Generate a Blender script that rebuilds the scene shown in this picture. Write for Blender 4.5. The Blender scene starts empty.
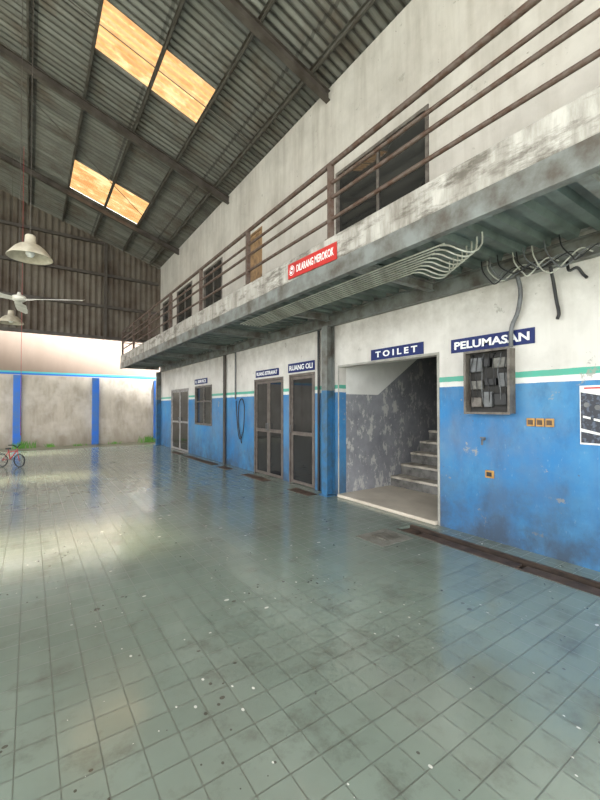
import bpy, bmesh, math, random
from mathutils import Vector, Matrix
random.seed(7)
scene=bpy.context.scene
COL=scene.collection
scene.view_settings.view_transform='Standard'

# ------------------------------------------------------------------ materials
def new_mat(name):
    m=bpy.data.materials.new(name); m.use_nodes=True
    nt=m.node_tree; b=nt.nodes['Principled BSDF']
    return m,nt,b
def N(nt,t,**kw):
    n=nt.nodes.new(t)
    for k,v in kw.items(): setattr(n,k,v)
    return n
def noise(nt,vec,scale,detail=6,rough=.6):
    n=N(nt,'ShaderNodeTexNoise'); n.inputs['Scale'].default_value=scale
    n.inputs['Detail'].default_value=detail; n.inputs['Roughness'].default_value=rough
    if vec is not None: nt.links.new(vec,n.inputs['Vector'])
    return n.outputs['Fac']
def ramp(nt,fac,stops,interp='LINEAR'):
    r=N(nt,'ShaderNodeValToRGB'); r.color_ramp.interpolation=interp
    els=r.color_ramp.elements
    while len(els)<len(stops): els.new(0.5)
    for e,(p,c) in zip(els,stops):
        e.position=p; e.color=(c if len(c)==4 else (*c,1)) if not isinstance(c,(int,float)) else (c,c,c,1)
    nt.links.new(fac,r.inputs[0]); return r.outputs[0]
def mix(nt,fac,a,b,mode='MIX'):
    n=N(nt,'ShaderNodeMixRGB',blend_type=mode)
    for s,v in ((n.inputs[0],fac),(n.inputs[1],a),(n.inputs[2],b)):
        if isinstance(v,(int,float)): s.default_value=v if s.type=='VALUE' else (v,v,v,1)
        elif isinstance(v,tuple): s.default_value=(*v[:3],1)
        else: nt.links.new(v,s)
    return n.outputs[0]
def math_(nt,op,a,b=0.0,c=None):
    n=N(nt,'ShaderNodeMath',operation=op)
    for s,v in zip(n.inputs,(a,b,c)):
        if v is None: continue
        if isinstance(v,(int,float)): s.default_value=v
        else: nt.links.new(v,s)
    return n.outputs[0]
def objvec(nt,scale=None):
    t=N(nt,'ShaderNodeTexCoord').outputs['Object']
    if scale:
        m=N(nt,'ShaderNodeMapping'); m.inputs['Scale'].default_value=scale
        nt.links.new(t,m.inputs[0]); return m.outputs[0]
    return t
def bump(nt,b,h,strength=.3,dist=.01):
    n=N(nt,'ShaderNodeBump'); n.inputs['Strength'].default_value=strength; n.inputs['Distance'].default_value=dist
    nt.links.new(h,n.inputs['Height']); nt.links.new(n.outputs[0],b.inputs['Normal'])
def lin(r,g,b):
    f=lambda c:(c/255/12.92) if c/255<=.04045 else ((c/255+.055)/1.055)**2.4
    return (f(r),f(g),f(b))
def simple(name,c,rough=.6,metal=0,c2=None,scale=6,lo=.4,hi=.65,spec=.5,bmp=0,vs=None,ior=None,det=6):
    m,nt,b=new_mat(name)
    if c2 is None: c2=tuple(x*.7 for x in c)
    v=objvec(nt,vs); f=noise(nt,v,scale,det)
    col=mix(nt,ramp(nt,f,[(lo,0),(hi,1)]),c,c2)
    nt.links.new(col,b.inputs['Base Color']); b.inputs['Roughness'].default_value=rough
    b.inputs['Metallic'].default_value=metal; b.inputs['Specular IOR Level'].default_value=spec
    if ior: b.inputs['IOR'].default_value=ior
    if bmp: bump(nt,b,f,bmp)
    return m

def facade_mat():
    m,nt,b=new_mat('facade_paint'); v=objvec(nt)
    sep=N(nt,'ShaderNodeSeparateXYZ'); nt.links.new(v,sep.inputs[0]); z=sep.outputs['Z']
    wob=math_(nt,'MULTIPLY_ADD',noise(nt,v,9,3),.012,-.006)
    z2=math_(nt,'DIVIDE',math_(nt,'ADD',z,wob),8)
    blue=lin(38,118,176); teal=lin(76,170,148)
    base=ramp(nt,z2,[(0,blue),(1.745/8,lin(222,222,218)),(1.79/8,teal),(1.865/8,lin(210,206,200)),(3.3/8,lin(193,188,180))],'CONSTANT')
    bl=math_(nt,'LESS_THAN',z,1.745)
    base=mix(nt,math_(nt,'MULTIPLY',bl,ramp(nt,noise(nt,v,1.3,9,.65),[(.42,0),(.66,.7)])),base,lin(80,144,184))
    base=mix(nt,math_(nt,'MULTIPLY',bl,ramp(nt,noise(nt,objvec(nt,(2,2,1)),2.3,9,.7),[(.5,0),(.7,.55)])),base,lin(34,84,128))
    base=mix(nt,math_(nt,'MULTIPLY',bl,ramp(nt,noise(nt,objvec(nt,(2,3,1)),9,12,.75),[(.60,0),(.66,.45)])),base,lin(136,166,188))
    n1=noise(nt,v,1.1,8,.65); base=mix(nt,ramp(nt,n1,[(.42,0),(.75,.6)]),base,mix(nt,.75,base,lin(120,114,106)))
    st=noise(nt,objvec(nt,(4,4,.4)),1.6,6,.6)
    hi=N(nt,'ShaderNodeMapRange'); hi.inputs[1].default_value=3.3; hi.inputs[2].default_value=7.2
    nt.links.new(z,hi.inputs[0])
    sf=math_(nt,'MULTIPLY',ramp(nt,st,[(.44,0),(.74,1)]),math_(nt,'MULTIPLY_ADD',hi.outputs[0],.30,.16))
    base=mix(nt,sf,base,lin(130,118,104))
    ch=noise(nt,v,4.5,10,.72)
    base=mix(nt,ramp(nt,ch,[(.63,0),(.655,.75)]),base,lin(150,147,138))
    dk=noise(nt,v,14,6,.7)
    base=mix(nt,ramp(nt,dk,[(.67,0),(.70,.8)]),base,lin(84,74,62))
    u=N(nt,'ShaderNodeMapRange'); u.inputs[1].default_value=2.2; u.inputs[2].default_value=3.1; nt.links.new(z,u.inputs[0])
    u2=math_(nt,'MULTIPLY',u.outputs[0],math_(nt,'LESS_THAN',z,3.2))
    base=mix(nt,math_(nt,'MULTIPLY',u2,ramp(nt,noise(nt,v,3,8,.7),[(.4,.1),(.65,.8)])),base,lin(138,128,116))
    d=N(nt,'ShaderNodeMapRange'); d.inputs[1].default_value=1.0; d.inputs[2].default_value=0; nt.links.new(z,d.inputs[0])
    base=mix(nt,math_(nt,'MULTIPLY',d.outputs[0],ramp(nt,noise(nt,v,2.2,8,.7),[(.33,.2),(.62,.95)])),base,lin(50,64,80))
    nt.links.new(base,b.inputs['Base Color']); b.inputs['Roughness'].default_value=.6
    bump(nt,b,ch,.25,.006); return m
def stairwall_mat():
    m,nt,b=new_mat('peeling_dado_painted_shade'); v=objvec(nt)
    sep=N(nt,'ShaderNodeSeparateXYZ'); nt.links.new(v,sep.inputs[0])
    x,z=sep.outputs['X'],sep.outputs['Z']
    lim=math_(nt,'ADD',math_(nt,'MULTIPLY',math_(nt,'MAXIMUM',math_(nt,'SUBTRACT',x,5.2),0),.66),1.72)
    low=math_(nt,'LESS_THAN',z,lim)
    pe=noise(nt,objvec(nt,(1.7,1,1)),3.0,16,.76)
    grey=mix(nt,ramp(nt,noise(nt,v,2.5,8),[(.35,0),(.7,1)]),lin(146,147,152),lin(118,119,125))
    grey=mix(nt,ramp(nt,pe,[(.53,0),(.56,.75)]),grey,lin(196,194,189))
    grey=mix(nt,ramp(nt,noise(nt,objvec(nt,(3,1,1)),5.5,14,.8),[(.575,0),(.63,.45)]),grey,lin(90,90,96))
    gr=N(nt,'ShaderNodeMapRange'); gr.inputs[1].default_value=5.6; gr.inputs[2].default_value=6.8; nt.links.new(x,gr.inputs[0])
    grey=mix(nt,math_(nt,'MULTIPLY',gr.outputs[0],.6),grey,lin(66,66,70))  # shade of the recess over the stairs, painted in, deepening inward
    wh=mix(nt,ramp(nt,noise(nt,v,2.4,6),[(.4,0),(.7,.5)]),lin(226,225,221),lin(190,188,182))
    c=mix(nt,low,wh,grey); nt.links.new(c,b.inputs['Base Color']); b.inputs['Roughness'].default_value=.6
    bump(nt,b,pe,.3,.004); return m
def floor_mat():
    m,nt,b=new_mat('green_glazed_floor_tile'); v=objvec(nt)
    sep=N(nt,'ShaderNodeSeparateXYZ'); nt.links.new(v,sep.inputs[0])
    T=.155
    def joint(o,w):
        f=math_(nt,'FRACT',math_(nt,'DIVIDE',math_(nt,'ADD',sep.outputs[o],20*T+.04),T))
        d=math_(nt,'ABSOLUTE',math_(nt,'SUBTRACT',f,.5))
        return math_(nt,'GREATER_THAN',d,.5-w/T)
    jx=joint('X',.0026); jy=joint('Y',.0030)
    line=math_(nt,'MAXIMUM',jx,jy)
    fx=math_(nt,'FLOOR',math_(nt,'DIVIDE',math_(nt,'ADD',sep.outputs['X'],20*T+.04),T)); fy=math_(nt,'FLOOR',math_(nt,'DIVIDE',math_(nt,'ADD',sep.outputs['Y'],20*T+.04),T))
    cx=N(nt,'ShaderNodeCombineXYZ'); nt.links.new(fx,cx.inputs[0]); nt.links.new(fy,cx.inputs[1])
    wn=N(nt,'ShaderNodeTexWhiteNoise'); wn.noise_dimensions='2D'; nt.links.new(cx.outputs[0],wn.inputs['Vector'])
    c=mix(nt,wn.outputs['Value'],lin(134,147,135),lin(126,140,128))
    c=mix(nt,line,c,lin(92,100,90))
    n1=noise(nt,v,.55,7,.6)
    c=mix(nt,ramp(nt,n1,[(.38,0),(.66,.6)]),c,mix(nt,.65,c,lin(88,82,70)))
    n2=noise(nt,v,3.0,8,.7)
    c=mix(nt,ramp(nt,n2,[(.53,0),(.68,.5)]),c,lin(74,69,59))
    def specks(sc,scale3,thr,col,a0,a1,amt):
        nonlocal c
        vo=N(nt,'ShaderNodeTexVoronoi'); vo.inputs['Scale'].default_value=sc; nt.links.new(objvec(nt,scale3),vo.inputs['Vector'])
        s=math_(nt,'LESS_THAN',vo.outputs['Distance'],ramp(nt,noise(nt,v,1.7,2),[(a0,0),(a1,thr)]))
        c=mix(nt,math_(nt,'MULTIPLY',s,amt),c,col)
    specks(5.0,(1,1.2,1),.12,lin(62,50,40),.40,.66,.75)
    specks(11.0,(1.2,1,1),.13,lin(56,46,38),.41,.65,.75)
    specks(3.1,(1.1,1.6,1),.075,lin(230,230,222),.36,.55,1)
    specks(8.1,(1.6,1.1,1),.095,lin(220,220,210),.42,.60,.95)
    nt.links.new(c,b.inputs['Base Color'])
    rr=ramp(nt,noise(nt,v,1.8,8,.65),[(.35,.13),(.7,.27)])
    nt.links.new(mix(nt,line,rr,.36),b.inputs['Roughness'])
    b.inputs['Specular IOR Level'].default_value=.7; b.inputs['IOR'].default_value=1.8
    bump(nt,b,noise(nt,v,3.2,2),.14,.008); return m
def roof_mat():
    m,nt,b=new_mat('galvanised_roof_sheet'); v=objvec(nt)
    st=noise(nt,objvec(nt,(.5,5,.5)),1.0,6,.7)
    c=mix(nt,ramp(nt,st,[(.35,0),(.68,1)]),lin(116,116,110),lin(76,75,70))
    c=mix(nt,ramp(nt,noise(nt,v,1.2,8,.7),[(.48,0),(.66,.75)]),c,lin(76,64,52))
    sep=N(nt,'ShaderNodeSeparateXYZ'); nt.links.new(v,sep.inputs[0])
    lap=math_(nt,'LESS_THAN',math_(nt,'FRACT',math_(nt,'DIVIDE',sep.outputs['X'],1.8)),.03)
    c=mix(nt,math_(nt,'MULTIPLY',lap,.6),c,lin(44,41,37))
    rib=math_(nt,'SINE',math_(nt,'MULTIPLY',sep.outputs['Y'],2*math.pi/.15))
    c=mix(nt,math_(nt,'MULTIPLY',math_(nt,'GREATER_THAN',rib,.7),.55),c,lin(42,39,36))
    nt.links.new(c,b.inputs['Base Color']); b.inputs['Roughness'].default_value=.5; b.inputs['Metallic'].default_value=.15
    return m
def skylight_mat():
    m,nt,b=new_mat('aged_fibreglass_skylight')
    f=ramp(nt,noise(nt,objvec(nt,(1,2.2,1)),2.2,10,.72),[(.36,0),(.60,1)])
    sep=N(nt,'ShaderNodeSeparateXYZ'); nt.links.new(objvec(nt),sep.inputs[0])
    rib=math_(nt,'SINE',math_(nt,'MULTIPLY',sep.outputs['Y'],2*math.pi/.15))
    c=mix(nt,f,(.066,.033,.006),(.046,.0150,.0016))
    c=mix(nt,ramp(nt,noise(nt,objvec(nt,(1,1.6,1)),1.6,7,.65),[(.52,0),(.62,.85)]),c,(.080,.058,.026))
    c=mix(nt,math_(nt,'MULTIPLY_ADD',rib,.30,.30),c,(.030,.010,.0012))
    dcol=mix(nt,f,(.84,.74,.54),(.70,.52,.30))
    nt.nodes.remove(b)
    t=N(nt,'ShaderNodeBsdfTranslucent'); nt.links.new(c,t.inputs[0])
    d=N(nt,'ShaderNodeBsdfTransparent'); nt.links.new(dcol,d.inputs[0])
    mx=N(nt,'ShaderNodeMixShader'); nt.links.new(math_(nt,'MULTIPLY_ADD',rib,.02,.115),mx.inputs[0])
    nt.links.new(t.outputs[0],mx.inputs[1]); nt.links.new(d.outputs[0],mx.inputs[2])
    nt.links.new(mx.outputs[0],nt.nodes['Material Output'].inputs[0]); return m
def boundary_mat():
    m,nt,b=new_mat('boundary_wall_render'); v=objvec(nt)
    sep=N(nt,'ShaderNodeSeparateXYZ'); nt.links.new(v,sep.inputs[0]); z2=math_(nt,'DIVIDE',sep.outputs['Z'],8)
    c=ramp(nt,z2,[(0,lin(190,180,166)),(2.70/8,lin(30,110,200)),(2.78/8,lin(80,180,184)),(2.83/8,lin(146,128,114))],'CONSTANT')
    st=noise(nt,objvec(nt,(2,2,.6)),1.2,8,.65)
    lowm=math_(nt,'LESS_THAN',sep.outputs['Z'],2.68)
    c=mix(nt,math_(nt,'MULTIPLY',ramp(nt,st,[(.40,0),(.64,.8)]),math_(nt,'MULTIPLY_ADD',lowm,.5,.3)),c,mix(nt,.7,c,lin(112,96,80)))
    c=mix(nt,math_(nt,'MULTIPLY',lowm,ramp(nt,noise(nt,v,1.4,7),[(.48,0),(.64,.6)])),c,lin(208,200,190))
    d=N(nt,'ShaderNodeMapRange'); d.inputs[1].default_value=.7; d.inputs[2].default_value=0; nt.links.new(sep.outputs['Z'],d.inputs[0])
    c=mix(nt,math_(nt,'MULTIPLY',d.outputs[0],.5),c,lin(112,104,84))
    nt.links.new(c,b.inputs['Base Color']); b.inputs['Roughness'].default_value=.85; return m
def slab_mat():
    m,nt,b=new_mat('stained_concrete'); v=objvec(nt)
    c=mix(nt,ramp(nt,noise(nt,objvec(nt,(1,2.2,.5)),2.4,12,.7),[(.38,0),(.64,.9)]),lin(188,184,177),lin(120,114,105))
    c=mix(nt,ramp(nt,noise(nt,objvec(nt,(1,.8,3)),2.6,12,.72),[(.49,0),(.62,.8)]),c,lin(82,75,66))
    c=mix(nt,ramp(nt,noise(nt,v,.9,4),[(.45,0),(.65,.5)]),c,lin(146,141,133))
    nt.links.new(c,b.inputs['Base Color']); b.inputs['Roughness'].default_value=.8
    bump(nt,b,noise(nt,v,9,10),.4); return m

M_fac=facade_mat(); M_stw=stairwall_mat(); M_floor=floor_mat(); M_roof=roof_mat(); M_sky=skylight_mat(); M_bound=boundary_mat(); M_conc=slab_mat()
M_clad=simple('weathered_cladding',lin(100,92,81),.6,.1,lin(72,59,47),1.3,.4,.65)
M_steel=simple('dark_rafter_steel',lin(78,72,66),.6,.1,lin(56,49,42),3)
M_purl=simple('purlin_steel',lin(88,86,80),.6,.1,lin(64,57,49),3)
M_green=simple('grey_steel_paint',lin(122,126,123),.55,0,lin(80,74,66),3.5)
M_deck=simple('grey_green_metal_deck',lin(98,109,104),.5,0,lin(72,80,75),3)
M_rail=simple('weathered_rail_paint',lin(92,78,70),.6,0,lin(76,54,42),12,.45,.6)
M_plain=simple('interior_plaster',lin(160,158,150),.8)
M_blue=simple('blue_column_paint',lin(44,106,152),.5,0,lin(60,84,98),5)
M_bluep=simple('bright_blue_pilaster',lin(34,104,200),.6,0,lin(70,110,164),3)
M_dframe=simple('grey_brown_aluminium',lin(112,104,98),.4,.2,lin(86,78,73),8)
M_pframe=simple('pale_grey_door_frame',lin(158,154,152),.45,.1,lin(122,116,112),6)
M_glass=simple('dark_window_glass',lin(34,37,39),.04,0,lin(52,56,56),1.5,ior=1.5)
M_glassb=simple('upper_window_glass',lin(50,50,48),.03,0,lin(36,35,33),.6,ior=1.6,det=1)
M_glass2=simple('dark_door_glass',lin(38,40,42),.03,0,lin(28,29,31),.6,ior=1.55,det=1)
M_wood=simple('weathered_wood_door',lin(150,120,86),.6,0,lin(106,82,58),6)
M_navy=simple('navy_sign_board',lin(24,36,92),.55,0,lin(28,44,98),5,spec=.3)
M_white=simple('white_sign_paint',lin(240,240,238),.5,0,lin(225,225,222),5)
M_red=simple('red_sign_board',lin(190,40,34),.45,0,lin(170,38,34),5)
M_black=simple('black_rubber',lin(30,30,32),.5,0,lin(20,20,20),9)
M_cond=simple('pale_conduit_plastic',lin(186,186,176),.55,0,lin(146,144,132),7)
M_grey=simple('grey_plastic',lin(104,106,108),.5,0,lin(78,78,78),9)
M_boxp=simple('grey_cabinet_enamel',lin(108,102,95),.5,0,lin(70,62,56),9)
M_pale=simple('worn_breaker_plastic',lin(112,110,104),.5,0,lin(76,74,70),14)
M_dark=simple('dark_cabinet_interior',lin(54,52,50),.7,0,lin(36,34,32),9)
M_gold=simple('amber_socket_plastic',lin(188,142,74),.4,0,lin(150,108,54),9)
M_lamp=simple('lamp_enamel',lin(202,194,176),.5,0,lin(170,160,140),6)
M_fan=simple('fan_white_enamel',lin(220,216,206),.45,0,lin(190,186,174),5)
M_rust=simple('rusty_trench_steel',lin(98,80,67),.7,.1,lin(60,48,39),7)
M_mud=simple('drain_mud',lin(62,50,41),.8,0,lin(36,30,25),6)
M_tread=simple('cream_step_tile',lin(196,188,174),.5,0,lin(134,126,114),4,.42,.62)
M_land=simple('pale_landing_concrete',lin(200,190,174),.55,0,lin(178,168,152),2,.4,.7)
M_riser=simple('grey_step_riser',lin(118,116,112),.6,0,lin(76,74,70),5)
M_ground=simple('mossy_yard_concrete',lin(116,112,96),.5,0,lin(80,82,58),1.5)
M_grass=simple('grass_green',lin(78,132,48),.7,0,lin(110,160,60),8)
M_hose=simple('red_enamel',lin(160,40,42),.45,0,lin(120,30,34),9)
M_patch=simple('grey_mortar_patch',lin(132,130,120),.7,0,lin(98,94,84),9,bmp=.4)

# ------------------------------------------------------------------ mesh helpers
class MB:
    def __init__(s): s.v=[]; s.f=[]; s.mi=[]; s.sm=[]
    def add(s,vs,fs,mi=0,sm=False):
        o=len(s.v); s.v+= [tuple(p) for p in vs]
        for f in fs: s.f.append([i+o for i in f]); s.mi.append(mi); s.sm.append(sm)
    def box(s,x0,x1,y0,y1,z0,z1,mi=0):
        s.add([(x0,y0,z0),(x1,y0,z0),(x1,y1,z0),(x0,y1,z0),(x0,y0,z1),(x1,y0,z1),(x1,y1,z1),(x0,y1,z1)],
          [(0,3,2,1),(4,5,6,7),(0,1,5,4),(1,2,6,5),(2,3,7,6),(3,0,4,7)],mi); return s
    def bbox(s,x0,x1,y0,y1,z0,z1,bv=.01,mi=0):
        bm=bmesh.new(); bmesh.ops.create_cube(bm,size=1)
        for v in bm.verts: v.co=Vector(((x0+x1)/2+v.co.x*(x1-x0),(y0+y1)/2+v.co.y*(y1-y0),(z0+z1)/2+v.co.z*(z1-z0)))
        bmesh.ops.bevel(bm,geom=bm.edges[:],offset=bv,segments=2,affect='EDGES',profile=.5)
        bm.verts.index_update(); s.add([v.co[:] for v in bm.verts],[[v.index for v in f.verts] for f in bm.faces],mi); bm.free(); return s
    def tube(s,pts,r,n=10,mi=0,caps=True):
        P=[Vector(p) for p in pts]; rings=[]; prev=None
        for i,p in enumerate(P):
            t=(P[min(i+1,len(P)-1)]-P[max(i-1,0)]).normalized()
            if prev is None:
                a=Vector((0,0,1)) if abs(t.z)<.9 else Vector((1,0,0)); u=t.cross(a).normalized()
            else: u=(prev-t*prev.dot(t)).normalized()
            prev=u; w=t.cross(u)
            rings.append([p+(u*math.cos(2*math.pi*k/n)+w*math.sin(2*math.pi*k/n))*r for k in range(n)])
        vs=[q for R in rings for q in R]; fs=[]
        for i in range(len(P)-1):
            for k in range(n): fs.append((i*n+k,i*n+(k+1)%n,(i+1)*n+(k+1)%n,(i+1)*n+k))
        s.add(vs,fs,mi,True)
        if caps: s.add(rings[0],[tuple(range(n))[::-1]],mi); s.add(rings[-1],[tuple(range(n))],mi)
        return s
    def lathe(s,c,prof,n=28,mi=0):
        vs=[];fs=[]
        for r,z in prof:
            for k in range(n):
                a=2*math.pi*k/n; vs.append((c[0]+r*math.cos(a),c[1]+r*math.sin(a),c[2]+z))
        for i in range(len(prof)-1):
            for k in range(n): fs.append((i*n+k,i*n+(k+1)%n,(i+1)*n+(k+1)%n,(i+1)*n+k))
        s.add(vs,fs,mi,True); return s
def smooth(pts,k=6):
    P=[Vector(p) for p in pts]; out=[]
    Q=[P[0]*2-P[1]]+P+[P[-1]*2-P[-2]]
    for i in range(1,len(Q)-2):
        for j in range(k):
            t=j/k; a,b,c,d=Q[i-1:i+3]
            out.append(.5*((2*b)+(c-a)*t+(2*a-5*b+4*c-d)*t*t+(3*b-a-3*c+d)*t**3))
    out.append(P[-1]); return out
WLOC={}
def obj(name,mb,mats,parent=None,label=None,category=None,group=None,kind=None,origin=None):
    if not isinstance(mats,(list,tuple)): mats=[mats]
    if origin is None:
        xs=[v[0] for v in mb.v]; ys=[v[1] for v in mb.v]; zs=[v[2] for v in mb.v]
        origin=Vector(((min(xs)+max(xs))/2,(min(ys)+max(ys))/2,min(zs)))
    else: origin=Vector(origin)
    me=bpy.data.meshes.new(name)
    me.from_pydata([(v[0]-origin.x,v[1]-origin.y,v[2]-origin.z) for v in mb.v],[],mb.f)
    for m in mats: me.materials.append(m)
    for p,mi,sm in zip(me.polygons,mb.mi,mb.sm): p.material_index=mi; p.use_smooth=sm
    bm=bmesh.new(); bm.from_mesh(me); bmesh.ops.recalc_face_normals(bm,faces=bm.faces); bm.to_mesh(me); bm.free()
    o=bpy.data.objects.new(name,me); COL.objects.link(o); WLOC[o.name]=origin
    put(o,origin,parent); tag(o,label,category,group,kind); return o
def put(o,origin,parent):
    WLOC[o.name]=Vector(origin)
    if parent is not None:
        o.parent=parent; o.location=Vector(origin)-WLOC[parent.name]
    else: o.location=origin
def tag(o,label=None,category=None,group=None,kind=None):
    if label: o['label']=label
    if category: o['category']=category
    if group: o['group']=group
    if kind: o['kind']=kind
def empty(name,loc,**kw):
    o=bpy.data.objects.new(name,None); o.empty_display_size=.1; COL.objects.link(o); put(o,loc,None); tag(o,**kw); return o
def text_mb(txt,X,yleft,yright,z0,z1,ext=.004,bold=.0,tilt=0):
    cu=bpy.data.curves.new('t','FONT'); cu.body=txt; cu.size=1; cu.offset=bold; cu.extrude=.001; cu.resolution_u=3
    to=bpy.data.objects.new('t',cu); COL.objects.link(to); bpy.context.view_layer.update()
    me=bpy.data.meshes.new_from_object(to.evaluated_get(bpy.context.evaluated_depsgraph_get()))
    bpy.data.objects.remove(to)
    xs=[v.co.x for v in me.vertices]; ys=[v.co.y for v in me.vertices]
    x0,x1,y0,y1=min(xs),max(xs),min(ys),max(ys); mb=MB()
    vs=[]
    for v in me.vertices:
        a=(v.co.x-x0)/(x1-x0); b=(v.co.y-y0)/(y1-y0)
        vs.append((X-(ext if v.co.z>0 else 0), yleft+(yright-yleft)*a, z0+(z1-z0)*b+tilt*(a-.5)))
    mb.add(vs,[list(p.vertices) for p in me.polygons]); return mb

def holes_wall(axis,c0,c1,u0,u1,v0,v1,openings):
    us=sorted({u0,u1,*[o[0] for o in openings],*[o[1] for o in openings]}); us=[u for u in us if u0<=u<=u1]
    vs=sorted({v0,v1,*[o[2] for o in openings],*[o[3] for o in openings]}); vs=[v for v in vs if v0<=v<=v1]
    mb=MB()
    def solid(i,j):
        if i<0 or j<0 or i>=len(us)-1 or j>=len(vs)-1: return False
        cu=(us[i]+us[i+1])/2; cv=(vs[j]+vs[j+1])/2
        return not any(o[0]<cu<o[1] and o[2]<cv<o[3] for o in openings)
    def P(c,u,v): return {'x':(c,u,v),'y':(u,c,v),'z':(u,v,c)}[axis]
    for i in range(len(us)-1):
        for j in range(len(vs)-1):
            if not solid(i,j): continue
            a,b,c,d=us[i],us[i+1],vs[j],vs[j+1]
            for cc in (c0,c1): mb.add([P(cc,a,c),P(cc,b,c),P(cc,b,d),P(cc,a,d)],[(0,1,2,3)])
            if not solid(i-1,j): mb.add([P(c0,a,c),P(c1,a,c),P(c1,a,d),P(c0,a,d)],[(0,1,2,3)])
            if not solid(i+1,j): mb.add([P(c0,b,c),P(c1,b,c),P(c1,b,d),P(c0,b,d)],[(0,1,2,3)])
            if not solid(i,j-1): mb.add([P(c0,a,c),P(c1,a,c),P(c1,b,c),P(c0,b,c)],[(0,1,2,3)])
            if not solid(i,j+1): mb.add([P(c0,a,d),P(c1,a,d),P(c1,b,d),P(c0,b,d)],[(0,1,2,3)])
    bm=bmesh.new(); vv=[bm.verts.new(p) for p in mb.v]
    for f in mb.f: bm.faces.new([vv[i] for i in f])
    bmesh.ops.remove_doubles(bm,verts=bm.verts,dist=1e-5); bm.verts.index_update()
    out=MB(); out.add([v.co[:] for v in bm.verts],[[v.index for v in f.verts] for f in bm.faces]); bm.free(); return out

# ------------------------------------------------------------------ shell
W=4.28; YE=16.05; YN=-3.2
def zr(x): return 7.2+.317*(4.28-x) if x>-2.5 else 7.2+.317*(4.28+2.5)-.317*(-2.5-x)
g_open=[(3.10,5.02,0,2.17),(5.70,6.56,0,2.15),(6.78,8.04,0,2.13),(10.6,12.0,.95,2.15),(12.6,14.5,0,2.13)]
u_open=[(3.2,5.1,3.8,5.5),(7.68,8.4,3.45,5.6),(9.9,11.3,4.2,5.6),(12.3,13.9,4.2,5.6),(14.4,15.7,4.2,5.6)]
obj('wall_right',holes_wall('x',W,W+.15,YN,YE,0,7.12,g_open+u_open),M_fac,kind='structure',origin=(0,0,0))
obj('wall_back',MB().box(8.9,9.05,YN,YE,0,5.65),M_plain,kind='structure',origin=(0,0,0))
obj('wall_end',MB().box(W+.15,8.9,YE-.15,YE,0,5.65),M_plain,kind='structure',origin=(0,0,0))
obj('wall_near',MB().box(W+.15,8.9,YN,YN+.15,0,5.65),M_plain,kind='structure',origin=(0,0,0))
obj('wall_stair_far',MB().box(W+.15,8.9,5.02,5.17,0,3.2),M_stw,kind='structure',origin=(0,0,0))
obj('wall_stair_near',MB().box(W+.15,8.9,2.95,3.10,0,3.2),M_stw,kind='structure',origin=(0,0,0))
obj('ceiling_inner',MB().box(W+.15,8.9,YN+.15,YE-.15,3.2,3.42),M_plain,kind='structure',origin=(0,0,0))
TX0,TX1,TY1=3.74,4.0,3.3
obj('floor',holes_wall('z',-.2,0,-9.3,8.9,YN,16.3,[(TX0,TX1,-3.0,TY1)]),M_floor,kind='structure',origin=(0,0,0))
obj('ground',MB().box(-30,30,16.3,32,-.25,-.02).box(-30,-9.3,YN,16.3,-.25,-.02).box(-30,30,-20,YN,-.25,-.02),M_ground,kind='structure',origin=(0,0,0))
obj('wall_boundary',MB().box(-14,12,17.9,18.1,-.02,4.34),M_bound,kind='structure',origin=(0,0,0))
for i,x in enumerate((-5.4,-2.9,-.39,2.2,4.62)):
    obj('pilaster',MB().bbox(x-.125,x+.125,17.78,17.895,-.02,2.69,.012),M_bluep,label='bright blue painted pilaster on the weathered boundary wall',category='pillar',group='blue boundary wall pilasters')

def corr(x0,x1,y0,y1,mb,pitch=.15,amp=.026,dz=0,rows=1):
    n=max(2,int(round((y1-y0)/pitch*8))); xs=[x0+(x1-x0)*i/rows for i in range(rows+1)]
    vs=[];fs=[]
    for i in range(n+1):
        y=y0+(y1-y0)*i/n; a=amp*math.sin(2*math.pi*y/pitch)
        for x in xs: vs.append((x,y,zr(x)+a+dz))
    m=len(xs)
    for i in range(n):
        for j in range(m-1): fs.append((i*m+j,i*m+j+1,(i+1)*m+j+1,(i+1)*m+j))
    mb.add(vs,fs,0,True)
RY0,RY1=-3.6,16.6
S=[(2.05,3.35),(7.05,8.15),(12.15,13.75)]; SX=(.9,2.9)  # first opening is out of view, added to throw sun onto the floor
mb=MB(); ys=RY0
for a,b in S:
    corr(-2.5,9.2,ys,a,mb); corr(-2.5,SX[0],a,b,mb); corr(SX[1],9.2,a,b,mb); ys=b
corr(-2.5,9.2,ys,RY1,mb)
obj('ceiling_roof',mb,M_roof,kind='structure',origin=(0,0,0))
mb=MB(); corr(-9.5,-2.5,RY0,RY1,mb); obj('ceiling_roof_far_slope',mb,M_roof,kind='structure',origin=(0,0,0))
for a,b in S:
    mb=MB(); corr(SX[0]-.05,SX[1]+.05,a-.02,b+.02,mb,dz=.02,amp=.022)
    obj('roof_skylight',mb,M_sky,label='aged translucent orange fibreglass roof skylight panel',category='skylight',group='roof skylights',origin=(1.9,0,7.9))
def ibeam_rafter(y,x0,x1):
    mb=MB(); d0=-.145
    def slab(ya,yb,a,b):
        mb.add([(x0,ya,zr(x0)+a),(x1,ya,zr(x1)+a),(x1,yb,zr(x1)+a),(x0,yb,zr(x0)+a),(x0,ya,zr(x0)+b),(x1,ya,zr(x1)+b),(x1,yb,zr(x1)+b),(x0,yb,zr(x0)+b)],
          [(0,3,2,1),(4,5,6,7),(0,1,5,4),(1,2,6,5),(2,3,7,6),(3,0,4,7)])
    slab(y-.055,y+.055,d0-.012,d0); slab(y-.006,y+.006,d0-.16,d0-.012); slab(y-.055,y+.055,d0-.172,d0-.16)
    return mb
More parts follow.
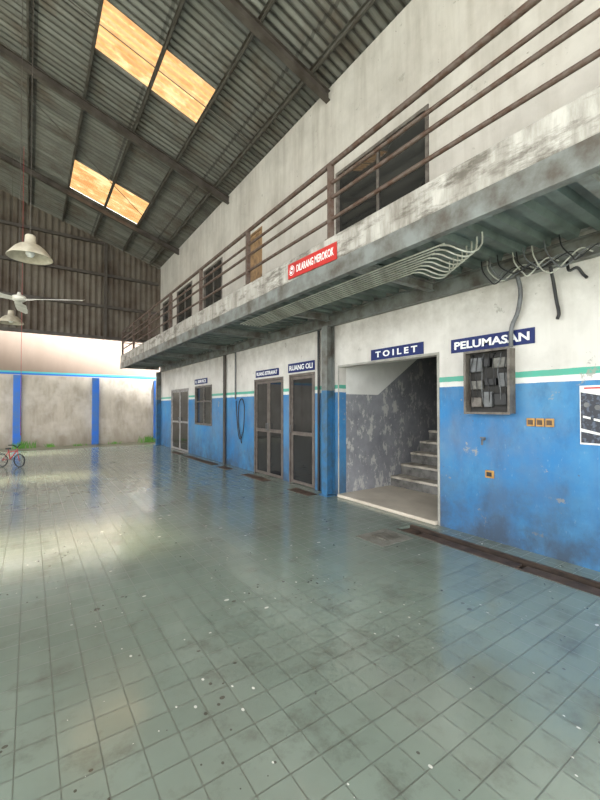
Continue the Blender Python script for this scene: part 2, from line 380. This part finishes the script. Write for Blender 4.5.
for y in (1.1,5.3,9.5,13.7):
    obj('roof_rafter',ibeam_rafter(y,-2.5,W-.002),M_steel,label='grey-brown steel I-section roof rafter running up the slope',category='beam',group='steel roof rafters')
    obj('roof_rafter',ibeam_rafter(y,-9.3,-2.51),M_steel,label='grey-brown steel I-section roof rafter running up the slope',category='beam',group='steel roof rafters')
px=3.9
while px>-9.2:
    z=zr(px)
    mb=MB().box(px-.022,px+.022,RY0+.2,16.25,z-.14,z-.132).box(px+.015,px+.022,RY0+.2,16.25,z-.14,z-.03).box(px-.022,px+.022,RY0+.2,16.25,z-.035,z-.028)
    obj('roof_purlin',mb,M_purl,label='grey steel C-section purlin under the roof sheets',category='purlin',group='steel roof purlins')
    px-=1.0
for (xa,ya,xb,yb) in ((3.9,13.6,-1.2,9.6),(3.9,7.4,-2.3,7.4),(3.9,3.8,-2.3,3.8)):
    d=-.165
    obj('brace_rod',MB().tube([(xa,ya,zr(xa)+d),(xb,yb,zr(xb)+d)],.009,8),M_steel,label='thin dark steel bracing rod under the roof',category='rod',group='roof bracing rods')
GB=4.06
def gable(x0,x1):
    mb=MB(); n=int((x1-x0)/.2*6); vs=[];fs=[]
    for i in range(n+1):
        x=x0+(x1-x0)*i/n; a=.02*max(-.6,min(.6,math.sin(2*math.pi*x/.2)))*1.6
        vs+=[(x,16.4+a,GB),(x,16.4+a,zr(x)-.03)]
    for i in range(n): fs.append((2*i,2*i+2,2*i+3,2*i+1))
    mb.add(vs,fs,0,False); return mb
obj('wall_gable_cladding',gable(-9.3,W+.1),M_clad,kind='structure',origin=(0,0,0))
for z in (GB+.06,5.3,6.5,7.7):
    xr=W-.02 if z<7 else 4.28-(z+.1-7.2)/.317-.1
    obj('wall_girt',MB().box(-9.2 if z<7 else -9.2+(4.28-xr),xr,16.26,16.36,z-.05,z+.05),M_steel,label='horizontal steel girt behind the gable cladding',category='beam',group='gable girts')
for x in (-5.5,-1.2,2.3):
    obj('gable_post',MB().box(x-.05,x+.05,16.14,16.25,GB,zr(x)-.15),M_steel,label='vertical steel gable post against the rusty cladding',category='post',group='gable posts')

# ------------------------------------------------------------------ balcony
BX=2.80
slab=obj('balcony_slab',MB().bbox(BX,W-.002,YN,16.0,3.15,3.44,.012),M_conc,label='stained grey concrete balcony slab with weathered edge',category='balcony',origin=(0,0,3.15))
x0,x1=BX+.06,W-.09; prof=[]; yy=YN
while yy<15.8:
    prof+=[(yy,3.148),(yy+.11,3.148),(yy+.13,3.085),(yy+.22,3.085),(yy+.24,3.148)]; yy+=.24
vs=[]
for (a,z) in prof: vs+=[(x0,a,z),(x1,a,z)]
fs=[(2*i,2*i+1,2*i+3,2*i+2) for i in range(len(prof)-1)]
mb=MB(); mb.add(vs,fs); obj('metal_deck',mb,M_deck,parent=slab,label='grey-green ribbed metal deck sheet')
mb=MB().box(BX-.005,BX+.01,YN,16.0,2.95,3.148).box(BX+.01,BX+.07,YN,16.0,2.95,2.96).box(BX+.01,BX+.07,YN,16.0,3.138,3.148)
obj('edge_channel',mb,M_green,parent=slab,label='grey steel edge channel')
mb=MB().box(W-.012,W-.002,YN,16.0,2.88,3.09).box(W-.08,W-.012,YN,16.0,2.88,2.892).box(W-.08,W-.012,YN,16.0,3.08,3.09)
obj('wall_channel',mb,M_green,parent=slab,label='grey steel ledger channel on the wall')
for y in (1.0,3.1,5.2,7.3,9.4,11.5,13.6,15.9):
    mb=MB().box(BX+.012,W-.085,y-.04,y+.04,3.065,3.08).box(BX+.012,W-.085,y-.005,y+.005,2.98,3.065).box(BX+.012,W-.085,y-.04,y+.04,2.968,2.98)
    obj('cantilever_beam',mb,M_green,parent=slab,label='grey cantilever I-beam')
for y,mm in ((5.2,[M_blue,M_green]),(15.9,[M_blue,M_green])):
    mb=MB(); x0,x1=4.10,4.265; hw=.075
    for z0,z1,mi in ((.02,1.78,0),(1.78,2.875,1)):
        mb.box(x0,x0+.012,y-hw,y+hw,z0,z1,mi).box(x1-.012,x1,y-hw,y+hw,z0,z1,mi).box(x0+.012,x1-.012,y-.006,y+.006,z0,z1,mi)
    mb.box(x0-.03,x1+.01,y-.11,y+.11,0,.02,0)
    obj('steel_column',mb,mm,label='steel H-column painted blue below and grey above, against the wall',category='column',group='balcony columns')
rl=empty('balcony_railing',(BX+.05,3.5,3.44),label='weathered rusty brown steel balcony railing with horizontal pipes',category='railing')
RX=BX+.06
for y in (-.7,3.5,5.6,7.7,9.8,11.9,14.0,15.9):
    obj('post',MB().box(RX-.03,RX+.03,y-.03,y+.03,3.43,4.32).box(RX-.05,RX+.05,y-.05,y+.05,3.43,3.45),M_rail,parent=rl)
for z,r in ((4.33,.03),(4.10,.02),(3.93,.022),(3.68,.022)):
    obj('rail',MB().tube([(RX,YN,z),(RX,15.95,z)],r,10),M_rail,parent=rl)
obj('rail',MB().tube([(RX,15.92,4.33),(W-.01,15.92,4.33)],.026,10),M_rail,parent=rl)
obj('rail',MB().tube([(RX,15.92,3.93),(W-.01,15.92,3.93)],.016,10),M_rail,parent=rl)

# ------------------------------------------------------------------ doors & windows
def frame(mb,x0,x1,y0,y1,z0,z1,t,bottom=True,mi=0):
    mb.box(x0,x1,y0,y0+t,z0,z1,mi).box(x0,x1,y1-t,y1,z0,z1,mi).box(x0,x1,y0+t,y1-t,z1-t,z1,mi)
    if bottom: mb.box(x0,x1,y0+t,y1-t,z0,z0+t,mi)
    return mb
def door(idx,y0,y1,z0,z1,leaves,glass,label,fm=None,mid=.95,st=.055):
    fm=fm or M_dframe
    e=empty('door_%d'%idx,(W+.06,(y0+y1)/2,z0),label=label,kind='structure')
    g=.004
    obj('door_frame',frame(MB(),W-.01,W+.10,y0+g,y1-g,z0+.002,z1-g,.045,False),fm,parent=e)
    w=(y1-y0-.10)/leaves
    for i in range(leaves):
        a=y0+.05+i*w+.004; b=a+w-.008
        mb=MB(); frame(mb,W+.012,W+.05,a,b,z0+.012,z1-.055,st)
        mb.box(W+.012,W+.05,a+st,b-st,z0+mid,z0+mid+.07)
        lf=obj('door_leaf',mb,fm,parent=e)
        obj('glass_pane',MB().box(W+.028,W+.036,a+st-.005,b-st+.005,z0+.06,z1-.105),glass,parent=lf)
        hy=a+.035 if i==leaves-1 and leaves>1 else b-.035
        obj('door_handle',MB().tube([(W+.012,hy,z0+1.0),(W-.025,hy,z0+1.0),(W-.025,hy,z0+1.14),(W+.012,hy,z0+1.14)],.009,8),M_grey,parent=lf)
door(1,5.70,6.56,0,2.15,1,M_glass2,'grey aluminium single glazed door under the navy sign')
door(2,6.78,8.04,0,2.13,2,M_glass2,'grey aluminium double glazed door in the blue wall')
door(3,12.6,14.5,0,2.13,2,M_glass2,'pale grey framed glazed double door near the end of the wall',M_pframe)
door(4,7.68,8.4,3.45,5.6,1,M_wood,'weathered brown wooden door on the upper floor',M_wood)
def window(idx,y0,y1,z0,z1,nm,nh,label,fm=None,gl=None,t=.06):
    e=empty('window_%d'%idx,(W+.06,(y0+y1)/2,z0),label=label,kind='structure'); g=.004; fm=fm or M_dframe
    mb=frame(MB(),W-.012,W+.09,y0+g,y1-g,z0+g,z1-g,t)
    for i in range(1,nm):
        y=y0+(y1-y0)*i/nm; mb.box(W+.02,W+.07,y-t*.4,y+t*.4,z0+t,z1-t)
    if nh:
        z=z0+(z1-z0)*nh; mb.box(W+.025,W+.065,y0+t,y1-t,z-.02,z+.02)
    obj('window_frame',mb,fm,parent=e)
    obj('glass_pane',MB().box(W+.04,W+.05,y0+.045,y1-.045,z0+.045,z1-.045),gl or M_glass,parent=e)
window(1,3.2,5.1,3.8,5.5,2,0,'large worn grey framed upper floor window above the balcony',M_boxp,M_glassb,.05)
window(2,9.9,11.3,4.2,5.6,2,0,'grey-brown framed upper floor window',M_boxp,M_glassb)
window(3,12.3,13.9,4.2,5.6,2,0,'grey-brown framed upper floor window',M_boxp,M_glassb)
window(4,14.4,15.7,4.2,5.6,2,0,'grey-brown framed upper floor window',M_boxp,M_glassb)
window(5,10.6,12.0,.95,2.15,2,.6,'dark framed ground floor window in the blue wall',M_boxp)
obj('trim_1',MB().box(W-.006,W+.16,3.065,3.098,.0,2.2).box(W-.006,W+.16,5.022,5.05,0,2.2).box(W-.006,W+.16,3.098,5.022,2.172,2.2),M_plain,kind='structure',origin=(0,0,0))

obj('trim_2',MB().bbox(W-.05,5.52,3.102,5.018,.001,.05,.008),M_land,kind='structure',label='cream landing with raised threshold')
st=empty('staircase',(6.5,4.06,.0),label='grey concrete staircase with cream treads rising inside the toilet entrance',category='staircase')
for k in range(8):
    xa=5.53+.28*k; z=(k+1)*.2+.03
    mb=MB().box(xa,xa+.28 if k<7 else 8.88,3.105,5.015,.002,z-.045,1).bbox(xa-.025,(xa+.28) if k<7 else 8.88,3.105,5.015,z-.045,z,.014,0)
    obj('step',mb,[M_tread,M_riser],parent=st)

# ------------------------------------------------------------------ signs
def sign(txt,y_l,y_r,z0,z1,board,X=W,label='',name='wall_sign',pad=.12,bold=.02,tilt=0,vm=.22):
    th=.012; Xs=X-.003
    def q(y,z): 
        a=(y-y_l)/(y_r-y_l)-.5; return z+tilt*a
    mb=MB(); ya,yb=min(y_l,y_r),max(y_l,y_r)
    vs=[(x,y,q(y,z)) for x in (Xs-th,Xs) for (y,z) in ((ya,z0),(yb,z0),(yb,z1),(ya,z1))]
    fs=[(0,1,2,3),(4,7,6,5),(0,4,5,1),(1,5,6,2),(2,6,7,3),(3,7,4,0)]; mb.add(vs,fs)
    o=obj(name,mb,board,label=label,category='sign')
    L=abs(y_l-y_r)
    s=-1 if y_r<y_l else 1
    H=z1-z0
    t=text_mb(txt,Xs-th-.0005,y_l+s*L*pad,y_r-s*L*.04 if name=='warning_sign' else y_r-s*L*pad,z0+H*vm,z1-H*vm,.003,bold,tilt*(1-2*pad))
    obj('sign_lettering',t,M_white,parent=o); return o
sign('PELUMASAN',2.886,1.917,2.16,2.325,M_navy,label='navy blue sign board with white lettering PELUMASAN above the fuse box',pad=.05,bold=.03)
sign('T O I L E T',4.26,3.30,2.205,2.365,M_navy,label='navy blue sign board with white lettering TOILET over the stair entrance',pad=.1,bold=.03)
sign('RUANG OLI',6.58,5.70,2.18,2.36,M_navy,label='navy blue sign board with white lettering RUANG OLI over a door',pad=.06)
sign('RUANG ISTIRAHAT',7.95,6.95,2.17,2.32,M_navy,label='navy blue sign board with white lettering over the double door',pad=.05)
sign('R. SERVICE',12.0,10.95,2.2,2.36,M_navy,label='small navy sign board over the ground floor window',pad=.08)
o=sign('DILARANG MEROKOK',4.29,3.31,3.16,3.355,M_red,X=BX-.006,label='red no-smoking sign board with white lettering on the balcony edge',name='warning_sign',pad=.205,tilt=-.03,vm=.26,bold=.01)
mb=MB(); c=Vector((BX-.024,4.20,3.27)); n=28
vs=[]
for k in range(n):
    a=2*math.pi*k/n; vs.append((c.x,c.y+.064*math.cos(a),c.z+.064*math.sin(a)))
mb.add(vs,[tuple(range(n))])
ring=[]
for k in range(n+1):
    a=2*math.pi*k/n; ring.append((c.x-.002,c.y+.05*math.cos(a),c.z+.05*math.sin(a)))
mb.tube(ring,.005,6,1); mb.tube([(c.x-.003,c.y+.034,c.z+.034),(c.x-.003,c.y-.034,c.z-.034)],.005,6,1)
mb.box(c.x-.003,c.x-.001,c.y-.032,c.y+.028,c.z-.007,c.z+.007,2)
obj('sign_pictogram',mb,[M_white,M_red,M_black],parent=o)

# ------------------------------------------------------------------ fuse box
fb=empty('fuse_box',(W-.06,2.375,1.43),label='open grey metal fuse box with dark wiring on the wall',category='fuse box')
y0,y1,z0,z1=2.12,2.63,1.43,2.13; D=.13
mb=MB().box(W-.012,W-.002,y0,y1,z0,z1); frame(mb,W-D,W-.012,y0,y1,z0,z1,.012)
obj('body',mb,M_boxp,parent=fb)
mb=frame(MB(),W-D-.012,W-D-.001,y0-.01,y1+.01,z0-.01,z1+.01,.026); obj('door_frame',mb,M_boxp,parent=fb)
obj('back_panel',MB().box(W-.03,W-.013,y0+.013,y1-.013,z0+.013,z1-.013),M_dark,parent=fb)
for j,(y,z,w,h,m_) in enumerate(((2.17,1.93,.16,.11,M_pale),(2.36,1.95,.07,.10,M_black),(2.46,1.90,.13,.16,M_grey),(2.17,1.72,.09,.15,M_grey),(2.29,1.74,.13,.08,M_black),(2.45,1.70,.14,.10,M_pale),(2.18,1.52,.13,.13,M_black),(2.34,1.50,.09,.17,M_grey),(2.46,1.50,.12,.11,M_boxp))):
    obj('breaker',MB().bbox(W-.085,W-.031,y,y+w,z,z+h,.006),m_,parent=fb)
for i in range(7):
    y=2.18+.065*i; j=random.uniform(-.02,.02)
    obj('cable',MB().tube(smooth([(W-.05,y,2.1),(W-.095,y+j,2.03),(W-.1,y-j,1.88),(W-.098,y+j,1.68),(W-.07,y,1.48+.05*(i%3))]),.005,6),M_grey if i%3==1 else M_black,parent=fb)
def tube_obj(name,pts,r,mat,label,cat,group=None,n=10,sm=True):
    return obj(name,MB().tube(smooth(pts) if sm else pts,r,n),mat,label=label,category=cat,group=group)
tube_obj('conduit_pipe',[(W-.05,2.14,2.145),(W-.05,2.13,2.35),(W-.06,2.06,2.5),(W-.06,2.03,2.7),(W-.1,2.04,2.87)],.022,M_grey,'grey conduit pipe bending up from the fuse box','pipe')
tube_obj('hanging_cable',[(W-.12,1.72,2.875),(W-.06,1.72,2.75),(W-.04,1.7,2.55),(W-.04,1.68,2.42),(W-.05,1.69,2.36)],.016,M_black,'black cable hanging down beside the sign','cable')
tube_obj('hanging_cable',[(W-.1,1.58,2.875),(W-.14,1.55,2.78),(W-.1,1.50,2.8),(W-.05,1.47,2.74),(W-.05,1.44,2.7)],.014,M_black,'short black cable hooked under the steel ledger','cable')
cb=empty('conduit_bundle',(3.3,5,2.93),label='bundle of thin pale plastic conduits under the balcony deck',category='pipes')
for i in range(8):
    x=3.02+.055*i; z=2.956; e=.085*(7-i)
    pts=[(x,6.2,z),(x,5,z),(x,3.8,z),(x,2.84-e,z),(x+.005,2.74-e,z-.004),(x+.03,2.67-e,z-.02),(x+.09,2.62-e,z-.055),(x+.17,2.58-e,z-.075),(x+.25,2.55-e,z-.055),(x+.30,2.53-e,z+.0),(x+.31,2.525-e,z+.05),(x+.31,2.525-e,z+.12)]
    obj('conduit',MB().tube(smooth(pts),.0078,8),M_cond,parent=cb)
for y in (3.9,4.9,5.9):
    obj('clamp_bar',MB().box(2.99,3.44,y-.012,y+.012,2.9645,2.972),M_green,parent=cb)
lc=empty('cable_tangle',(3.9,1.9,2.85),label='tangle of loose dark cables under the balcony deck',category='cables')
for i in range(11):
    a=1.3+.08*i+random.uniform(-.03,.03); b=a+random.uniform(.25,.45); b=min(b,2.36); c_=random.uniform(.02,.10); xx=random.uniform(3.95,4.05)
    obj('cable',MB().tube(smooth([(xx,b,3.07),(xx-.02,b-.03,2.95),(xx,b-.1,2.90-c_),(xx+.03,(a+b)/2,2.87-c_),(4.07,a,2.93),(4.15,a-.08,2.9)]),.0065,6),[M_black,M_grey,M_cond][i%3],parent=lc)
tube_obj('air_hose',[(W-.03,8.95,1.65),(W-.05,8.9,1.5),(W-.05,8.82,1.0),(W-.05,8.7,.72),(W-.05,8.52,.9),(W-.05,8.45,1.4),(W-.05,8.5,1.62),(W-.05,8.62,1.7),(W-.05,8.75,1.55),(W-.04,8.8,1.1),(W-.05,8.6,.62)],.012,M_black,'looped black air hose hanging on the blue wall','hose')
tube_obj('downpipe',[(W-.06,9.6,.01),(W-.06,9.6,2.87)],.04,M_steel,'dark vertical downpipe on the wall beside the hose','pipe',sm=False)
tube_obj('downpipe',[(W-.03,9.0,1.7),(W-.03,9.0,2.87)],.018,M_grey,'thin grey conduit running up the wall','pipe',sm=False)
tube_obj('downpipe',[(W-.04,5.54,.01),(W-.04,5.54,2.87)],.022,M_black,'dark pipe beside the oil room door','pipe',sm=False)

def socket(y0,y1,z0,z1,label,face,grp=None):
    o=obj('wall_socket',MB().bbox(W-.02,W-.001,y0,y1,z0,z1,.006),M_gold,label=label,category='socket',group=grp)
    c=(y0+y1)/2; w=(y1-y0)*.3
    obj('socket_face',MB().bbox(W-.026,W-.0205,c-w,c+w,z0+.018,z1-.018,.002),face,parent=o)
for i in range(3): socket(1.745+.09*i,1.825+.09*i,1.3,1.385,'square amber wall socket in a row on the blue wall',M_rust,'row of amber sockets')
socket(2.36,2.46,.70,.785,'small amber wall socket low on the blue wall',M_black)
obj('water_tap',MB().tube([(W-.002,2.47,1.13),(W-.05,2.47,1.13),(W-.06,2.47,1.07)],.012,8).tube([(W-.04,2.44,1.15),(W-.04,2.5,1.15)],.008,8),M_grey,label='small metal wall tap stub on blue paint',category='tap')
po=obj('wall_poster',MB().box(W-.008,W-.002,.95,1.525,1.15,1.70),M_white,label='white poster with dark machine picture and small red caption',category='poster')
M_pdark=simple('poster_dark_print',lin(26,30,44),.4,0,lin(70,80,98),26,.52,.60)
mb=MB()
def quad(mb,p,x,mi): mb.add([(x,a,b) for a,b in p],[(0,1,2,3)],mi)
quad(mb,[(1.518,1.30),(.96,1.16),(.96,1.52),(1.518,1.64)],W-.0085,0)
quad(mb,[(1.518,1.165),(1.1,1.165),(1.1,1.19),(1.518,1.27)],W-.0085,0)
quad(mb,[(1.49,1.668),(1.2,1.668),(1.2,1.684),(1.49,1.684)],W-.0085,1)
for i in range(6):
    y=1.47-.085*i; n=16; zc=1.52-.024*i; r=.024
    mb.add([(W-.009,y+r*math.cos(2*math.pi*k/n),zc+r*math.sin(2*math.pi*k/n)) for k in range(n)],[tuple(range(n))],2)
    quad(mb,[(y+.03,zc-.12),(y-.03,zc-.135),(y-.03,zc-.115),(y+.03,zc-.10)],W-.009,3)
obj('poster_print',mb,[M_pdark,M_red,M_grey,M_white],parent=po)

# ------------------------------------------------------------------ floor items
obj('drain_trench',MB().box(TX0,TX1,-3.0,TY1,-.19,-.17,0).box(TX0+.001,TX0+.015,-3.0,TY1,-.17,-.002,0).box(TX1-.015,TX1-.001,-3.0,TY1,-.17,-.002,0)
    .box(TX0-.02,TX0+.010,-3.0,TY1,.0005,.004,1).box(TX1-.010,TX1+.02,-3.0,TY1,.0005,.004,1),[M_mud,M_rust],label='rusty edged drain trench recessed in the floor along the wall',category='drain')
y=-2.9
while y<3.2:
    obj('trench_plank',MB().bbox(TX0+.02,TX1-.07,y,min(y+1.15,3.27),-.045,-.018,.006),M_rust,label='rusty brown cover plate lying in the trench',category='plate',group='trench cover plates'); y+=1.2
M_gr=simple('dull_grey_iron',lin(120,116,106),.7,.1,lin(90,86,76),7)
def grate(xa,xb,a,b,lab,pitch=.05,bw=.02,mm=None):
    mb=MB().box(xa,xa+.02,a,b,.001,.010).box(xb-.02,xb,a,b,.001,.010)
    yy=a
    while yy<b-bw: mb.box(xa+.021,xb-.021,yy,yy+bw,.003,.009); yy+=pitch
    mb.box(xa+.022,xb-.022,a,b,.0005,.002,1)
    obj('drain_grate',mb,[mm or M_rust,M_black],label=lab,category='drain grate',group='drain grates')
for (a,b) in ((5.35,6.0),(6.9,7.9),(8.7,9.25),(9.6,10.7),(10.8,11.8),(12.3,13.2)):
    grate(3.86,4.06,a,b,'rusty steel drain grate set along the foot of the wall')
obj('mortar_patch',holes_wall('z',.0003,.003,3.12,3.62,2.95,3.38,[(3.29,3.53,3.06,3.30)]),M_patch,label='rough grey mortar patch around a small floor drain',category='floor patch')
grate(3.295,3.525,3.065,3.295,'small square drain grate in a mortar patch before the stairs',.036,.026,M_gr)

def weed(x,y,r,n,h):
    mb=MB()
    for i in range(n):
        a=random.uniform(0,6.28); d=random.uniform(0,r); bx,by=x+d*math.cos(a),y+d*math.sin(a)*.4
        hh=h*random.uniform(.5,1); l=random.uniform(-.12,.12); w=.012
        mb.add([(bx-w,by,-.02),(bx+w,by,-.02),(bx+l*.5+w*.7,by+.02,hh*.6),(bx+l*.5-w*.7,by+.02,hh*.6),(bx+l,by+.03,hh)],[(0,1,2,3),(3,2,4)])
    obj('weed_tuft',mb,M_grass,label='tuft of green weeds at the foot of the boundary wall',category='weeds',group='weeds by the boundary wall',kind='stuff')
for (x,r,n,h) in ((-.2,.4,60,.3),(.6,.25,30,.14),(1.6,.3,20,.08),(2.9,.3,20,.1),(4.2,.45,70,.3)):
    weed(x,17.55,r,n,h)

# ------------------------------------------------------------------ hanging things
def highbay(x,y,z,label,k=.93):
    e=empty('pendant_lamp',(x,y,z),label=label,category='lamp',group='high-bay lamps')
    S_=lambda p:[(r*k,h*k) for r,h in p]
    obj('lamp_shade',MB().lathe((x,y,z),S_([(.10,.20),(.15,.19),(.21,.14),(.28,.05),(.315,0),(.32,-.012),(.305,-.005),(.265,.04),(.19,.13),(.09,.18)])),M_lamp,parent=e)
    obj('housing',MB().lathe((x,y,z),S_([(0,.36),(.06,.36),(.075,.34),(.08,.22),(.11,.2),(.11,.19),(0,.19)]),20),M_lamp,parent=e)
    obj('bulb',MB().lathe((x,y,z),S_([(0,.0),(.04,.01),(.065,.05),(.06,.1),(.03,.15),(.03,.18),(0,.18)]),16),M_white,parent=e)
    obj('rod',MB().tube([(x,y,z+.36*k),(x,y,zr(x)-.05)],.005,8),M_steel,parent=e)
highbay(-.02,7.1,3.75,'beige enamel high-bay lamp hanging on a long rod')
highbay(-.45,13.2,3.8,'beige enamel high-bay lamp hanging farther along the hall')
fx,fy,fz=-.16,7.6,3.21
e=empty('ceiling_fan',(fx,fy,fz),label='white ceiling fan with three long blades on a rod',category='fan')
obj('motor_hub',MB().lathe((fx,fy,fz),[(0,-.04),(.07,-.035),(.10,-.01),(.105,.02),(.08,.05),(.03,.07),(.02,.11),(0,.11)]),M_fan,parent=e)
obj('rod',MB().tube([(fx,fy,fz+.11),(fx,fy,zr(fx)-.05)],.005,8),M_steel,parent=e)
for k in range(3):
    a=math.radians(-32+120*k); u=Vector((math.cos(a),math.sin(a),0)); w=Vector((-u.y,u.x,0)); c=Vector((fx,fy,fz))
    prof=[(.09,.03),(.22,.04),(.32,.08),(.7,.085),(.95,.075),(1.0,.045)]
    n=len(prof); vs=[]
    for off in (0,-.006):
        for r,h in prof:
            for s,dz in ((1,.02),(-1,-.02)): vs.append(c+u*r+w*h*s+Vector((0,0,dz+off)))
    m=2*n; fs=[]
    for i in range(n-1):
        fs.append((2*i,2*i+1,2*i+3,2*i+2)); fs.append((m+2*i,m+2*i+2,m+2*i+3,m+2*i+1))
        fs.append((2*i,2*i+2,m+2*i+2,m+2*i)); fs.append((2*i+1,m+2*i+1,m+2*i+3,2*i+3))
    fs.append((0,m,m+1,1)); fs.append((m-2,m-1,2*m-1,2*m-2))
    mb=MB(); mb.add(vs,fs); obj('blade',mb,M_fan,parent=e)
hx,hy=-.2,12.6
tube_obj('air_hose',[(hx,hy,zr(hx)-.2),(hx,hy,3),(hx,hy,.95),(hx+.02,hy,.8)],.005,M_hose,'thin red air hose hanging from the roof','hose')
bx,by=-.38,12.1; U=Vector((.7,-.71,0)).normalized(); V=Vector((-U.y,U.x,0)); K=.9
def bp(a,z,s=0): p=Vector((bx,by,0))+(U*a+V*s)*K; return (p.x,p.y,z*K)
bk=empty('bicycle',(bx,by,0),label='small red children\'s bicycle parked on the tiles',category='bicycle')
R=.19
for a in (-.28,.28):
    ring=[bp(a+(R-.018)*math.cos(t*math.pi/14),R+(R-.018)*math.sin(t*math.pi/14)) for t in range(29)]
    wh=obj('wheel',MB().tube(ring,.0155,8),M_black,parent=bk)
    mb=MB()
    for t in range(10):
        q=t*math.pi/5; mb.tube([bp(a,R),bp(a+(R-.03)*math.cos(q),R+(R-.03)*math.sin(q))],.003,5)
    mb.tube([bp(a,R,-.035),bp(a,R,.035)],.014,8); obj('spokes',mb,M_grey,parent=wh)
mb=MB()
for p,q,r in ((bp(.28,R),bp(.20,.52),.012),(bp(.21,.48),bp(-.02,.22),.014),(bp(.21,.46),bp(-.08,.42),.012),(bp(-.02,.22),bp(-.09,.50),.013),(bp(-.28,R),bp(-.02,.22),.010),(bp(-.28,R),bp(-.08,.42),.010)):
    mb.tube([p,q],r,8)
obj('bicycle_frame',mb,M_hose,parent=bk)
obj('handlebar',MB().tube(smooth([bp(.13,.63,-.2),bp(.19,.62,-.1),bp(.20,.55,0),bp(.19,.62,.1),bp(.13,.63,.2)]),.011,8),M_black,parent=bk)
sx,sy,sz=bp(-.1,.5)
obj('saddle',MB().bbox(sx-.05,sx+.07,sy-.05,sy+.05,sz-.005,sz+.03,.012),M_black,parent=bk)
obj('crank',MB().tube([bp(-.02,.22,-.06),bp(-.02,.22,.06)],.01,8).tube([bp(-.02,.22,.06),bp(.05,.14,.06),bp(.05,.14,.12)],.007,6).tube([bp(-.02,.22,-.06),bp(-.09,.30,-.06),bp(-.09,.30,-.12)],.007,6),M_grey,parent=bk)

# ------------------------------------------------------------------ world, lights, camera
w=bpy.data.worlds.new('world'); scene.world=w; w.use_nodes=True
bg=w.node_tree.nodes['Background']; nt=w.node_tree
tc=N(nt,'ShaderNodeTexCoord'); sp=N(nt,'ShaderNodeSeparateXYZ'); nt.links.new(tc.outputs['Generated'],sp.inputs[0])
c=ramp(nt,math_(nt,'MAXIMUM',sp.outputs['Z'],0),[(0,(.92,.95,.96)),(.5,(.99,.99,.99))])
nt.links.new(c,bg.inputs[0]); bg.inputs[1].default_value=5.0
sun=bpy.data.lights.new('sun','SUN'); sun.energy=66.0; sun.angle=math.radians(6); sun.color=(.95,.98,1)
so=bpy.data.objects.new('sun',sun); COL.objects.link(so)
so.rotation_euler=Vector((-1.7,2.3,-7.9)).to_track_quat('-Z','Y').to_euler()

cam=bpy.data.cameras.new('camera'); co=bpy.data.objects.new('camera',cam); COL.objects.link(co)
cam.sensor_fit='HORIZONTAL'; cam.sensor_width=24; cam.lens=15.6; cam.clip_start=.05; cam.clip_end=200
co.location=(0,0,1.5); co.rotation_euler=(math.radians(91.03),0,math.radians(-34.7))
scene.camera=co
